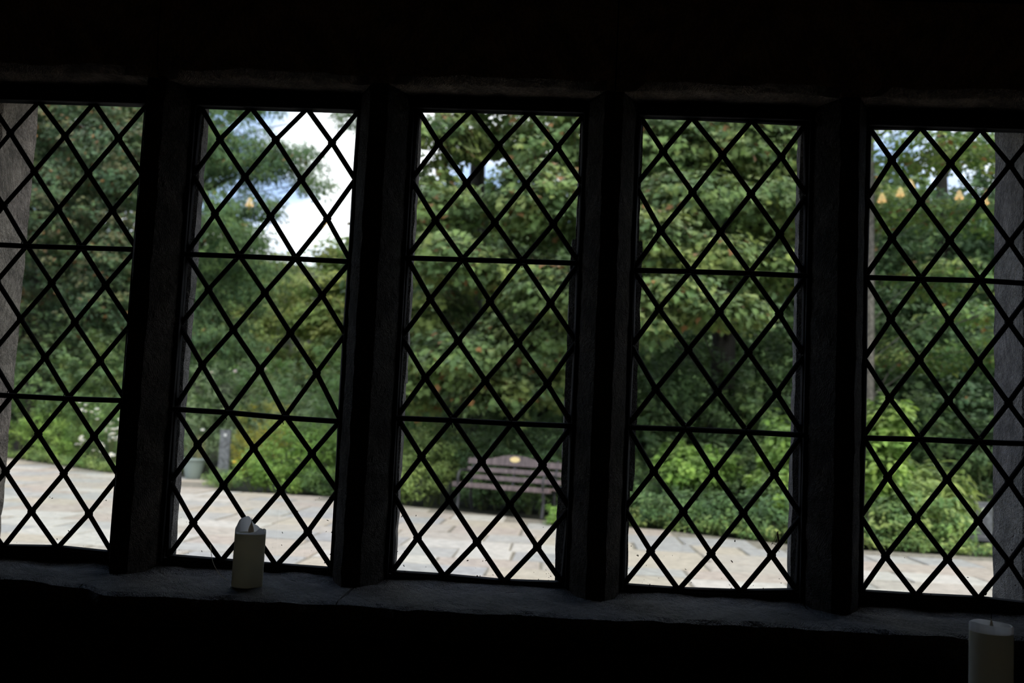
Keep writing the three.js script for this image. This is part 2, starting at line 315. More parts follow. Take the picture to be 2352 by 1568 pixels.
// ------------------------------------------------------------------ the room behind the camera
lone('floor', boxAt(8.8, 0.2, 9.4, 0, -0.25, 4.85), M.floorStone, 'dark stone floor of the unlit room', 'floor', null, 'structure');
lone('ceiling', boxAt(9.4, 0.2, 9.9, 0, 3.98, 4.75), M.plaster, 'dim ceiling over the unlit room', 'ceiling', null, 'structure');
lone('wall_left', boxAt(0.3, 4.2, 9.6, -4.55, 1.78, 4.85), M.plaster, 'dim plastered side wall of the room, west', 'wall', null, 'structure');
lone('wall_right', boxAt(0.3, 4.2, 9.6, 4.55, 1.78, 4.85), M.plaster, 'dim plastered side wall of the room, east', 'wall', null, 'structure');
lone('wall_back', boxAt(9.4, 4.2, 0.3, 0, 1.78, 9.6), M.plaster, 'dim plastered wall opposite the leaded windows', 'wall', null, 'structure');
{ // unseen pitched rooftop, added so its eaves keep skylight off the sill
  const g = loft([-5.2, 5.2].map((x) => [V(x, 3.55, -0.8), V(x, 8.5, 4.75), V(x, 3.55, 10.4), V(x, 3.4, 10.4), V(x, 8.3, 4.75), V(x, 3.4, -0.8)]), 0.3);
  lone('added_roof', g, std([0.10, 0.095, 0.09], 0.9, { map: stoneMap }), 'added unseen stone-slate rooftop, its eaves keeping skylight off the windows', 'added_roof', null, 'structure');
}

// ------------------------------------------------------------------ outside ground and the flagged terrace
const EDGE = [[-20, -26], [-13.42, -21.6], [-9.36, -18.15], [-7.9, -17.95], [-6.9, -17.7], [-6.25, -15.7], [-5.7, -14.85], [-3.9, -14.9], [-2.5, -13.85], [0.05, -12.4], [1.04, -12.28], [3.0, -10.95], [3.9, -10.75], [5.5, -10.7], [9, -10.4]];
const edgeZ = (x) => { for (let k = 0; k + 1 < EDGE.length; k++) if (x <= EDGE[k + 1][0]) return lerp(EDGE[k][1], EDGE[k + 1][1], clamp((x - EDGE[k][0]) / (EDGE[k + 1][0] - EDGE[k][0]))); return -10.4; };
{
  const g = new THREE.PlaneGeometry(140, 110, 140, 110).rotateX(-Math.PI / 2).translate(-2, 0, -44), p = g.attributes.position;
  for (let i = 0; i < p.count; i++) { const x = p.getX(i), z = p.getZ(i), far = smooth(0, 6, edgeZ(x) - z); p.setY(i, -0.06 + 11 * smooth(36, 66, Math.hypot(x, 2.3 - z)) + 0.25 * far * (0.5 + fbm(x * 0.2, z * 0.2, 4, 3))); }
  g.computeVertexNormals();
  lone('ground', metres(g), std([0.055, 0.06, 0.03], 1, { map: stoneMap, bumpMap: stoneBump, bumpScale: 0.02 }), 'dark leafy soil under the trees and garden beds', 'ground', null, 'structure');
}
{
  const pave = thing('pavement', 'pale stone flagged terrace outside the windows', 'pavement', [0, 0, 0], 0, null, 'structure');
  const rng = rngOf(505);
  const tints = [[0.56, 0.51, 0.45], [0.52, 0.51, 0.485], [0.59, 0.525, 0.435], [0.47, 0.465, 0.46], [0.55, 0.48, 0.42], [0.66, 0.63, 0.58]].map((c) => std(c, 0.85, { map: flagMap, bumpMap: stoneBump, bumpScale: 0.006 }));
  const bed = new THREE.Shape([new THREE.Vector2(-20, 0.5), ...EDGE.map(([x, z]) => new THREE.Vector2(x, z)), new THREE.Vector2(9, 0.5)].map((v) => new THREE.Vector2(v.x, -v.y)));
  part('joint_bed', metres(new THREE.ExtrudeGeometry(bed, { depth: 0.05, bevelEnabled: false }).rotateX(-Math.PI / 2).translate(0, -0.060, 0)), std([0.33, 0.295, 0.235], 1, { map: stoneMap }), pave);
  const flags = [];
  for (let z = -0.34, row = 0; z > -24; row++) {
    const d = 0.5 + rng() * 0.4;
    for (let x = -19 - rng(); x < 8.5;) {
      const w = 0.55 + rng() * 0.7, x1 = x + w, gap = 0.014 + rng() * 0.010, c = [[x + gap, z - gap], [x1 - gap, z - gap], [x1 - gap, z - d + gap], [x + gap, z - d + gap]].map(([a, b]) => [a + (rng() - 0.5) * 0.02, b + (rng() - 0.5) * 0.02]);
      x = x1;
      const ok = c.every(([a, b]) => b > edgeZ(a) - 0.12); if (!ok) continue;
      const lift = (rng() - 0.5) * 0.008, tip = (rng() - 0.5) * 0.012, cx = (c[0][0] + c[2][0]) / 2, cz = (c[0][1] + c[2][1]) / 2;
      const ring = (y, s) => c.map(([a, b]) => V(cx + (a - cx) * s, y + lift + tip * (a - cx), cz + (b - cz) * s));
      const g = loft([ring(-0.05, 1), ring(-0.006, 1), ring(0.0, 0.984)], 0.4);
      { const u = rng() * 3, v = rng() * 3, t = g.attributes.uv; for (let i = 0; i < t.count; i++) t.setXY(i, t.getX(i) * 0.7 + u, t.getY(i) * 0.7 + v); }
      const dist = 2.3 - cz, a = cx / dist, e = 1.35 / dist; // seen through the windows: no lower than the glass, not wider than the row
      flags.push({ g, m: tints[Math.floor(rng() * 6)], seen: e < 0.158 && a > -0.65 && a < 0.5, dist: Math.hypot(cx, dist) });
    }
    z -= d;
  }
  const seen = flags.filter((f) => f.seen).sort((a, b) => a.dist - b.dist), near = seen.slice(0, 300), rest = [...seen.slice(300), ...flags.filter((f) => !f.seen)];
  for (const f of near) part('flagstone', f.g, f.m, pave);
  tints.forEach((m) => { const l = rest.filter((f) => f.m === m); if (l.length) part('outlying_flagstones', merged(l.map((f) => f.g)), m, pave).userData.kind = 'stuff'; });
}

// ------------------------------------------------------------------ plants
function leafGeo(outline, cup, rib) {   // outline of half a leaf, tip along +z, face up +y, folded on the rib and drooping to the tip
  const pts = [...outline, ...outline.slice(1, -1).reverse().map(([x, z]) => [-x, z])], pos = [], idx = [];
  const h = (x, z) => rib * Math.abs(x) - cup * z * z;
  pos.push(0, h(0, 0.42), 0.42);
  for (const [x, z] of pts) pos.push(x, h(x, z), z);
  for (let i = 1; i <= pts.length; i++) idx.push(0, i, i % pts.length + 1);
  const g = new THREE.BufferGeometry(); g.setAttribute('position', new THREE.Float32BufferAttribute(pos, 3)); g.setIndex(idx); g.computeVertexNormals(); return g;
}
const LEAF = {
  maple: leafGeo([[0, 0], [0.16, -0.06], [0.44, 0.06], [0.30, 0.26], [0.55, 0.52], [0.27, 0.55], [0.20, 0.74], [0, 1]], 0.22, 0.18),
  oval: leafGeo([[0, 0], [0.22, 0.2], [0.29, 0.5], [0.17, 0.82], [0, 1]], 0.2, 0.25),
  narrow: leafGeo([[0, 0], [0.10, 0.3], [0.09, 0.65], [0, 1]], 0.25, 0.3),
  lobed: leafGeo([[0, 0], [0.14, 0.15], [0.28, 0.3], [0.2, 0.45], [0.34, 0.62], [0.2, 0.8], [0, 1]], 0.15, 0.15),
};
const leafMat = phys([1, 1, 1], 1, { transmission: 0.38, thickness: 0, specularIntensity: 0.6 });
const bark = std([0.13, 0.115, 0.09], 0.95, { map: grainMap, bumpMap: stoneBump, bumpScale: 0.02 }), barkPale = std([0.30, 0.28, 0.24], 0.9, { map: stoneMap, bumpMap: stoneBump, bumpScale: 0.01 }), stemMat = std([0.12, 0.15, 0.05], 0.9);
// clumps: [x, y, z, rx, ry, rz, sprays]; each spray carries a flat fan of leaves
function foliage(parent, seed, clumps, o) {
  const rng = rngOf(seed), total = clumps.reduce((s, c) => s + c[6] * o.per, 0), im = new THREE.InstancedMesh(o.leaf, leafMat, total);
  const m = new THREE.Matrix4(), n = V(), t = V(), b = V(), p = V(), col = new THREE.Color(), out = V(), q = V();
  let k = 0;
  const rnd = (v) => v.set(rng() - 0.5, rng() - 0.5, rng() - 0.5).multiplyScalar(2);
  for (const c of clumps) for (let s = 0; s < c[6]; s++) {
    do rnd(out); while (out.lengthSq() > 1 || out.lengthSq() < 0.01);
    const r = Math.pow(rng(), 0.3); out.normalize();
    const sp = V(c[0] + out.x * c[3] * r, c[1] + out.y * c[4] * r, c[2] + out.z * c[5] * r), dir = V(out.x, (o.sprayUp ?? 0) - 0.1 + 0.2 * rng(), out.z).normalize(), side = V(-dir.z, 0, dir.x).normalize();
    const tint = o.palette[Math.floor(rng() * o.palette.length)], sv = 0.75 + rng() * 0.5;
    for (let l = 0; l < o.per; l++) {
      const u = (rng() - 0.35) * o.reach, v = (rng() - 0.5) * o.reach * 1.1;
      p.copy(sp).addScaledVector(dir, u).addScaledVector(side, v); p.y += (rng() - 0.5) * o.reach * o.depth - 0.25 * u * u / o.reach;
      if (p.y < (o.floor ?? 0.02)) p.y = (o.floor ?? 0.02) + rng() * 0.1;
      n.set(0, o.up, 0).addScaledVector(out, o.out).addScaledVector(rnd(q), o.loose).normalize();
      t.copy(dir).multiplyScalar(0.6).add(rnd(q).multiplyScalar(0.8)); t.y -= o.droop; t.addScaledVector(n, -t.dot(n)).normalize();
      b.crossVectors(n, t);
      const z = o.size * (0.6 + 0.65 * rng());
      m.makeBasis(b.clone().multiplyScalar(z), n.clone().multiplyScalar(z), t.clone().multiplyScalar(z)).setPosition(p); im.setMatrixAt(k, m);
      const j = sv * (0.82 + rng() * 0.36), rust = rng() < (o.rust ?? 0);
      rust ? col.setRGB(0.30 * j, 0.15 * j, 0.055 * j) : col.setRGB(tint[0] * j, tint[1] * j, tint[2] * j * (0.85 + 0.3 * rng()));
      im.setColorAt(k++, col);
    }
  }
  im.name = 'foliage'; im.castShadow = im.receiveShadow = true; im.userData.kind = 'stuff'; parent.add(im); return im;
}
const KIND = {
  sycamore: { leaf: LEAF.maple, size: 0.112, per: 38, reach: 0.55, depth: 0.35, up: 0.75, out: 0.6, loose: 0.45, droop: 0.5, rust: 0.035, palette: [[0.15, 0.235, 0.07], [0.19, 0.275, 0.085], [0.115, 0.195, 0.065], [0.25, 0.315, 0.09]] },
  oak: { leaf: LEAF.lobed, size: 0.13, per: 26, reach: 0.5, depth: 0.4, up: 0.7, out: 0.5, loose: 0.6, droop: 0.3, rust: 0.03, palette: [[0.15, 0.16, 0.07], [0.10, 0.17, 0.075], [0.08, 0.15, 0.07], [0.12, 0.18, 0.07]] },
  ash: { leaf: LEAF.narrow, size: 0.15, per: 44, reach: 0.6, depth: 0.45, up: 0.6, out: 0.5, loose: 0.6, droop: 0.7, rust: 0.01, palette: [[0.12, 0.21, 0.08], [0.10, 0.19, 0.085], [0.14, 0.23, 0.07]] },
  beech: { leaf: LEAF.oval, size: 0.11, per: 26, reach: 0.7, depth: 0.14, up: 0.9, out: 0.35, loose: 0.4, droop: 0.25, rust: 0.03, palette: [[0.15, 0.26, 0.06], [0.20, 0.30, 0.07], [0.10, 0.20, 0.06], [0.26, 0.33, 0.09]] },
  far: { leaf: LEAF.lobed, size: 0.22, per: 34, reach: 0.9, depth: 0.5, up: 0.7, out: 0.6, loose: 0.5, droop: 0.3, palette: [[0.30, 0.38, 0.11], [0.24, 0.34, 0.10], [0.38, 0.42, 0.12]] },
  woodland: { leaf: LEAF.lobed, size: 0.34, per: 15, reach: 1.0, depth: 0.6, up: 0.7, out: 0.5, loose: 0.6, droop: 0.3, palette: [[0.13, 0.21, 0.075], [0.15, 0.23, 0.075], [0.11, 0.19, 0.07]] },
};
function tree(name, label, kind, seed, [x, z], r0, height, clumps, barkMat = bark, extra = {}) {
  const t = thing(name, label, 'tree', [0, 0, 0], 0, null), rng = rngOf(seed + 1);
  const lean = (rng() - 0.5) * 0.6, axis = [V(x, -0.1, z), V(x + lean * 0.2, height * 0.3, z), V(x + lean * 0.5, height * 0.65, z + (rng() - 0.5) * 0.4), V(x + lean, height, z + (rng() - 0.5) * 0.6)];
  part('trunk', tube(axis, [r0 * 1.15, r0, r0 * 0.75, r0 * 0.25], 10), barkMat, t);
  const c = new THREE.CatmullRomCurve3(axis), arms = [];
  for (const q of clumps) {
    const f = clamp((q[1] - q[4]) / height - 0.05, 0.15, 0.95), a = c.getPoint(f), b = V(q[0], q[1], q[2]), mid = a.clone().lerp(b, 0.5); mid.y += 0.25;
    const thin = q[6] < 60 ? 0.3 : 1; arms.push(tube([a, mid, b], [r0 * 0.3 * (1.2 - f) * thin, r0 * 0.2 * thin, 0.01], 6));
    for (let k = 0; k < 3; k++) arms.push(tube([b.clone().lerp(a, 0.25), b.clone().add(V((rng() - 0.5) * 1.5 * q[3], (rng() - 0.3) * 1.2 * q[4], (rng() - 0.5) * 1.5 * q[5]))], [0.02 * thin, 0.006], 5));
  }
  if (arms.length) part('branches', merged(arms), barkMat, t).userData.kind = 'stuff';
  foliage(t, seed, clumps, { ...KIND[kind], ...extra });
  return t;
}
// clump of a crown: bearing a = x / distance and rise e = (y - 1.35) / distance as seen from the window, distance d from the camera
const cl = (a, e, d, rx, ry, rz, n) => [a * d, 1.35 + e * d, 2.3 - d, rx, ry, rz, n];

tree('oak_tree', 'dark broad oak with brown-tinged leaves above the daisies', 'oak', 100, [-15.2, -25.5], 0.3, 12, [
  cl(-0.60, 0.30, 26, 2.0, 1.7, 1.5, 230), cl(-0.52, 0.31, 26.5, 1.8, 1.4, 1.5, 200), cl(-0.47, 0.26, 26, 1.7, 1.3, 1.4, 190), cl(-0.57, 0.21, 25.5, 2.0, 1.3, 1.5, 210), cl(-0.50, 0.17, 26, 1.8, 1.2, 1.5, 190), cl(-0.60, 0.12, 26.5, 2.0, 1.2, 1.5, 190), cl(-0.48, 0.11, 26.5, 1.7, 1.1, 1.3, 150), cl(-0.54, 0.07, 27.5, 2.1, 1.0, 1.3, 160), cl(-0.66, 0.22, 26.5, 1.6, 2.1, 1.5, 190), cl(-0.55, 0.42, 26.5, 2.6, 1.5, 1.7, 220), cl(-0.54, 0.54, 27, 2.4, 1.4, 1.7, 160)]);
tree('ash_tree', 'feathery ash whose boughs reach across the patch of open sky', 'ash', 120, [-11.4, -25.4], 0.26, 13, [
  cl(-0.40, 0.29, 27, 1.4, 1.7, 1.4, 200), cl(-0.37, 0.19, 26.5, 1.45, 1.4, 1.4, 220), cl(-0.405, 0.12, 27, 1.5, 1.3, 1.3, 190), cl(-0.365, 0.07, 27.5, 1.4, 1.1, 1.3, 150), cl(-0.345, 0.27, 27, 0.95, 0.95, 1.0, 95), cl(-0.315, 0.26, 27, 0.7, 0.6, 0.8, 62), cl(-0.288, 0.268, 27, 0.6, 0.5, 0.6, 40), cl(-0.268, 0.242, 27, 0.5, 0.4, 0.5, 26), cl(-0.318, 0.215, 27, 0.45, 0.4, 0.6, 30), cl(-0.34, 0.33, 27.5, 0.75, 0.55, 1.0, 40), cl(-0.228, 0.315, 27, 0.5, 0.5, 0.6, 34), cl(-0.44, 0.38, 27.5, 1.8, 1.4, 1.5, 180), cl(-0.33, 0.14, 27.5, 0.9, 1.0, 1.0, 100), cl(-0.40, 0.50, 28, 1.6, 1.4, 1.5, 120)]);
tree('lime_tree', 'paler distant tree below the patch of open sky', 'far', 140, [-9.6, -35], 0.3, 6.6, [
  cl(-0.255, 0.115, 37, 1.5, 1.5, 1.5, 100), cl(-0.22, 0.06, 36, 1.6, 1.4, 1.4, 110), cl(-0.29, 0.045, 38, 1.6, 1.4, 1.4, 100), cl(-0.235, 0.165, 38, 0.9, 0.8, 1.0, 40), cl(-0.20, 0.13, 38, 1.3, 1.5, 1.3, 80), cl(-0.265, -0.01, 36, 2.4, 1.3, 1.3, 110)]);
tree('field_maple', 'far tree seen between the ash and the distant lime', 'far', 150, [-15.5, -45], 0.35, 7.5, [
  cl(-0.33, 0.10, 47, 2.2, 1.7, 1.8, 110), cl(-0.30, 0.14, 48, 1.7, 1.4, 1.6, 70), cl(-0.33, 0.03, 47, 2.6, 1.8, 1.6, 110), cl(-0.24, 0.03, 47, 3.4, 1.8, 1.6, 140), cl(-0.37, 0.14, 47, 1.8, 2.2, 1.6, 90)]);
tree('sycamore_tree', 'leafy sycamore overhanging the garden bench', 'sycamore', 160, [-1.85, -16.9], 0.2, 10, [
  cl(-0.155, 0.29, 17.5, 0.9, 0.8, 0.9, 75), cl(-0.09, 0.31, 18, 1.0, 0.8, 0.9, 70), cl(-0.02, 0.30, 17, 0.85, 0.9, 0.9, 80), cl(-0.14, 0.215, 17, 0.75, 0.5, 0.8, 60), cl(-0.03, 0.225, 16.2, 0.95, 0.6, 0.9, 95), cl(-0.11, 0.17, 16.3, 0.9, 0.45, 0.9, 80), cl(-0.055, 0.15, 16.6, 0.9, 0.45, 0.8, 70), cl(-0.01, 0.135, 16, 0.75, 0.5, 0.8, 70), cl(-0.145, 0.115, 17.2, 0.7, 0.5, 0.8, 60), cl(-0.03, 0.085, 16.4, 0.95, 0.45, 0.8, 75), cl(-0.10, 0.065, 16.4, 0.9, 0.45, 0.8, 70), cl(-0.155, 0.04, 17, 0.8, 0.5, 0.8, 60), cl(-0.06, 0.035, 16.6, 0.9, 0.35, 0.8, 55), cl(0.01, 0.05, 17, 0.7, 0.5, 0.8, 50), cl(-0.08, 0.40, 18, 1.6, 0.9, 1.2, 120), cl(-0.19, 0.17, 18, 0.5, 1.0, 0.8, 50), cl(-0.10, 0.52, 18.5, 1.6, 1.1, 1.4, 100), cl(0.0, 0.50, 18, 1.4, 1.1, 1.4, 100)], bark);
tree('sycamore_tree', 'second sycamore, its lit boughs ending above deep shade', 'sycamore', 180, [2.9, -16.2], 0.22, 9.5, [
  cl(0.085, 0.29, 15.8, 0.85, 0.65, 0.8, 85), cl(0.16, 0.30, 16, 0.9, 0.7, 0.9, 90), cl(0.225, 0.28, 16.5, 0.85, 0.7, 0.9, 80), cl(0.12, 0.235, 15.2, 0.8, 0.4, 0.8, 75), cl(0.19, 0.23, 15.5, 0.75, 0.4, 0.8, 70), cl(0.075, 0.195, 14.8, 0.6, 0.4, 0.7, 60), cl(0.135, 0.18, 15, 0.65, 0.35, 0.7, 55), cl(0.205, 0.175, 15.8, 0.75, 0.35, 0.8, 60), cl(0.10, 0.14, 14.6, 0.55, 0.28, 0.7, 42), cl(0.15, 0.125, 14.6, 0.5, 0.22, 0.6, 34), cl(0.075, 0.105, 14.8, 0.45, 0.2, 0.6, 26), cl(0.24, 0.21, 17, 0.7, 0.9, 0.8, 60), cl(0.15, 0.39, 16.5, 1.6, 0.9, 1.2, 130), cl(0.13, 0.52, 17, 1.5, 1.1, 1.4, 110), cl(0.24, 0.45, 17.5, 1.3, 1.1, 1.2, 90), cl(0.16, 0.27, 19, 1.5, 0.6, 1.3, 120), cl(0.07, 0.25, 18.5, 1.2, 0.6, 1.2, 90), cl(0.25, 0.24, 19, 1.2, 0.7, 1.3, 90), cl(0.14, 0.20, 18, 1.6, 0.5, 1.2, 110)], bark, { rust: 0.02, size: 0.108 });
tree('beech_tree', 'slender pale-trunked beech with level yellow-green sprays', 'beech', 200, [4.75, -13.6], 0.095, 8.2, [
  cl(0.36, 0.295, 15.5, 0.9, 0.22, 0.8, 38), cl(0.42, 0.30, 16, 0.8, 0.25, 0.8, 36), cl(0.33, 0.23, 16.5, 0.6, 0.3, 0.7, 34), cl(0.42, 0.235, 16.5, 0.9, 0.3, 0.8, 44), cl(0.38, 0.17, 16.6, 0.9, 0.3, 0.8, 44), cl(0.41, 0.135, 15.3, 0.6, 0.12, 0.6, 22), cl(0.35, 0.09, 16.6, 0.8, 0.3, 0.8, 40), cl(0.43, 0.10, 16.2, 0.7, 0.25, 0.7, 34), cl(0.40, 0.38, 16, 1.4, 0.6, 1.0, 70), cl(0.31, 0.33, 16.5, 0.6, 0.4, 0.8, 28)], barkPale);
tree('hornbeam_tree', 'dense mid-green tree filling the gap behind the beech', 'oak', 215, [7.6, -18], 0.2, 8.5, [
  cl(0.38, 0.20, 20, 1.3, 1.3, 1.2, 120), cl(0.45, 0.22, 20, 1.3, 1.5, 1.2, 130), cl(0.34, 0.11, 19.5, 1.2, 0.9, 1.1, 100), cl(0.42, 0.09, 19.5, 1.4, 0.9, 1.1, 120), cl(0.37, 0.03, 19, 1.3, 0.8, 1.0, 100), cl(0.45, 0.02, 18.5, 1.3, 0.9, 1.0, 100), cl(0.30, 0.17, 20.5, 1.0, 1.3, 1.1, 90), cl(0.50, 0.12, 19.5, 1.0, 1.6, 1.1, 100), cl(0.41, 0.33, 20.5, 1.7, 1.0, 1.2, 120)], bark, { rust: 0.01, palette: [[0.11, 0.20, 0.08], [0.09, 0.17, 0.075], [0.13, 0.22, 0.08]] });
// the wood behind, two trees deep
[[-0.78, 33, 0], [-0.67, 34, 0], [-0.57, 34, 0], [-0.475, 35, 0], [-0.40, 35, 0.36], [-0.135, 32, 0.2], [-0.045, 30, 0.2], [0.05, 29, 0], [0.14, 29, 0], [0.23, 29, 0], [0.32, 30, 0.2], [0.42, 30, 0.22], [0.52, 29, 0], [0.63, 30, 0], [-0.09, 39, 0.2], [0.10, 38, 0], [0.28, 38, 0.24], [0.47, 38, 0.22], [-0.52, 42, 0]].forEach(([a, d, low], i) => {
  const words = ['at the far left end of the wood, beyond the oak', 'second along the wood behind the oak', 'third along the wood behind the oak', 'fourth along the wood, behind the gap of oak and ash', 'behind the ash, last before the open sky', 'first right of the open sky, behind the sycamore over the bench', 'straight behind the garden bench', 'behind the stone post between bench window and bush window', 'in the deep shade behind the yellow-green bush', 'at the right of the deep shade behind the second sycamore', 'behind the slender beech trunk', 'behind the hornbeam', 'behind the far side of the hornbeam', 'at the far right end of the wood', 'in the back row behind the bench window', 'in the back row behind the bush window', 'in the back row behind the beech window', 'in the back row at the far right', 'in the back row behind the oak'];
  const c = [], n = low ? 5 : 7;
  for (let k = 0; k < n; k++) c.push(cl(a + 0.022 * Math.sin(k * 2.4 + i), lerp(-0.015, low || 0.52, k / (n - 1)), d + Math.cos(k * 1.7 + i), 2.1, 1.75, 1.5, 150));
  tree('woodland_tree', 'shadowy woodland tree ' + words[i], 'woodland', 300 + i * 5, [a * d, 2.3 - d], 0.22, low ? 1 + low * d : 13, c);
});

// shrubs and herbs of the beds
function shrub(name, label, category, seed, clumps, o) {
  const t = thing(name, label, category, [0, 0, 0]), rng = rngOf(seed + 5), stems = [];
  for (const c of clumps) for (let k = 0; k < 5; k++) { const a = rng() * 6.3, r = rng(); stems.push(tube([V(c[0] + 0.25 * c[3] * Math.cos(a), -0.05, c[2] + 0.25 * c[5] * Math.sin(a)), V(c[0] + r * 0.8 * c[3] * Math.cos(a), c[1] + 0.5 * c[4] * (rng() - 0.2), c[2] + r * 0.8 * c[5] * Math.sin(a))], [0.014, 0.006], 5)); }
  part('stems', merged(stems), stemMat, t).userData.kind = 'stuff';
  foliage(t, seed, clumps, { leaf: LEAF.oval, size: 0.055, per: 26, reach: 0.22, depth: 0.6, up: 0.8, out: 0.55, loose: 0.5, droop: 0.15, sprayUp: 0.5, palette: [[0.2, 0.32, 0.07]], ...o });
  return t;
}
const bright = [[0.26, 0.42, 0.08], [0.32, 0.46, 0.095], [0.21, 0.36, 0.075]], mid = [[0.16, 0.28, 0.08], [0.20, 0.32, 0.085], [0.13, 0.24, 0.07]], deep = [[0.12, 0.21, 0.07], [0.15, 0.24, 0.075], [0.10, 0.18, 0.065]], olive = [[0.31, 0.42, 0.12], [0.37, 0.46, 0.14], [0.25, 0.35, 0.10]], grey = [[0.28, 0.37, 0.18], [0.24, 0.33, 0.16], [0.33, 0.41, 0.20]], lime = [[0.25, 0.42, 0.075], [0.21, 0.37, 0.07], [0.29, 0.45, 0.10]];
const bed = (x, off, y, rx, ry, rz, n) => [x, y, edgeZ(x) - off, rx, ry, rz, n];
shrub('leafy_shrub', 'rounded light green shrub beside the daisies, against the stone jamb', 'shrub', 401, [bed(-12.6, 1.2, 0.7, 1.1, 0.75, 0.8, 150), bed(-13.9, 1.0, 0.8, 1.0, 0.9, 0.8, 110), bed(-11.9, 1.0, 0.45, 0.7, 0.5, 0.6, 70)], { palette: bright });
shrub('tall_herb', 'tall pointed pale herb spires above the daisy bed', 'plant', 402, [bed(-13.3, 2.6, 1.9, 0.7, 0.8, 0.5, 70), bed(-12.4, 2.4, 2.4, 0.25, 1.0, 0.25, 50), bed(-12.0, 2.6, 2.0, 0.3, 1.0, 0.3, 50), bed(-11.3, 2.6, 1.7, 0.7, 0.8, 0.5, 80)], { palette: olive, leaf: LEAF.narrow, size: 0.11, sprayUp: 0.9, out: 0.7 });
shrub('meadow_herb', 'soft feathery green herbs standing behind the daisies', 'plant', 403, [bed(-11.0, 1.6, 1.0, 1.0, 0.9, 0.7, 130), bed(-9.9, 1.6, 0.95, 0.9, 0.9, 0.7, 120), bed(-9.2, 1.3, 0.6, 0.6, 0.6, 0.6, 70)], { palette: mid, leaf: LEAF.narrow, size: 0.1, sprayUp: 1.0 });
shrub('meadow_herb', 'grey-green seeding herbs standing behind the planter and post', 'plant', 404, [bed(-8.6, 3.0, 1.5, 0.9, 1.1, 0.6, 120), bed(-7.6, 3.6, 1.6, 0.9, 1.1, 0.6, 120), bed(-6.6, 4.2, 1.5, 0.9, 1.1, 0.6, 110), bed(-5.7, 4.6, 1.5, 0.9, 1.0, 0.6, 110), bed(-4.9, 4.2, 1.3, 0.9, 0.9, 0.6, 90), bed(-7.3, 2.2, 0.55, 0.9, 0.5, 0.5, 80), bed(-8.4, 1.8, 0.6, 0.5, 0.6, 0.5, 60)], { palette: grey, leaf: LEAF.narrow, size: 0.12, sprayUp: 1.1, per: 16 });
shrub('golden_herb', 'yellow-flowering herb between the grey post and the green shrub', 'plant', 405, [bed(-6.1, 2.6, 1.0, 0.6, 0.6, 0.5, 80), bed(-6.9, 1.6, 0.5, 0.4, 0.5, 0.4, 50)], { palette: [[0.50, 0.46, 0.07], [0.36, 0.42, 0.09], [0.58, 0.50, 0.06]], leaf: LEAF.narrow, size: 0.09, sprayUp: 0.9 });
shrub('round_shrub', 'rounded fresh green shrub at the paving edge behind the short candle', 'shrub', 406, [bed(-4.8, 1.0, 0.75, 0.75, 0.6, 0.6, 150), bed(-5.4, 0.6, 0.4, 0.5, 0.35, 0.45, 70), bed(-4.2, 0.9, 0.6, 0.55, 0.5, 0.5, 90), bed(-4.9, 0.45, 0.25, 0.6, 0.25, 0.3, 60)], { palette: bright });
shrub('low_ivy', 'dark low leaves trailing over the paving edge by the green shrub', 'plant', 407, [bed(-4.0, 0.35, 0.22, 0.6, 0.25, 0.3, 60), bed(-3.3, 0.5, 0.35, 0.5, 0.4, 0.4, 60)], { palette: mid });
shrub('wild_rose', 'loose green bush with a few pale blooms left of the bench shrub', 'shrub', 408, [bed(-3.6, 1.6, 0.9, 0.7, 0.7, 0.6, 100), bed(-3.0, 1.5, 0.8, 0.5, 0.7, 0.5, 70)], { palette: mid, size: 0.06 });
shrub('olive_shrub', 'olive-green bush close beside the left end of the bench', 'shrub', 409, [bed(-2.3, 0.8, 0.65, 0.55, 0.6, 0.45, 110), bed(-2.0, 1.3, 0.95, 0.5, 0.55, 0.4, 80), bed(-2.6, 0.4, 0.3, 0.5, 0.3, 0.3, 60)], { palette: olive, size: 0.06 });
shrub('shade_shrub', 'dark shaded foliage behind and under the bench', 'shrub', 410, [bed(-1.4, 1.5, 0.75, 0.7, 0.75, 0.4, 110), bed(-0.6, 1.6, 0.8, 0.7, 0.8, 0.4, 110), bed(0.2, 1.5, 0.7, 0.7, 0.8, 0.5, 110), bed(0.7, 1.2, 0.6, 0.6, 0.6, 0.5, 80), bed(-0.9, 2.6, 1.5, 1.4, 0.8, 0.6, 140), bed(-1.2, 1.25, 0.3, 0.6, 0.3, 0.25, 60), bed(-0.4, 1.25, 0.3, 0.6, 0.3, 0.25, 60)], { palette: deep, size: 0.065 });
shrub('paving_fern', 'tiny bright green tuft on the paving by the right end of the bench', 'plant', 411, [[-0.02, 0.14, -12.15, 0.17, 0.13, 0.16, 26], [-0.06, 0.05, -11.75, 0.10, 0.05, 0.10, 8]], { palette: lime, size: 0.05, reach: 0.1 });
shrub('golden_bush', 'bright yellow-green bush standing out against the deep shade', 'shrub', 412, [cl(0.128, -0.035, 15.3, 0.48, 0.30, 0.4, 80), cl(0.112, -0.030, 15.4, 0.28, 0.28, 0.3, 34), cl(0.152, -0.033, 15.3, 0.32, 0.24, 0.3, 36)], { palette: lime, size: 0.07, leaf: LEAF.maple });
shrub('ground_cover', 'dark green leafy ground cover along the terrace below the yellow-green bush', 'plant', 413, [bed(0.9, 0.7, 0.3, 0.5, 0.3, 0.4, 70), bed(1.4, 0.5, 0.25, 0.5, 0.3, 0.35, 70), bed(1.9, 0.5, 0.25, 0.5, 0.3, 0.35, 70), bed(2.5, 0.6, 0.3, 0.5, 0.35, 0.4, 80), bed(3.0, 0.6, 0.35, 0.45, 0.4, 0.4, 80), bed(1.5, 1.6, 0.4, 1.0, 0.35, 0.5, 100)], { palette: [[0.13, 0.24, 0.08], [0.17, 0.28, 0.09], [0.10, 0.19, 0.07]], size: 0.06 });
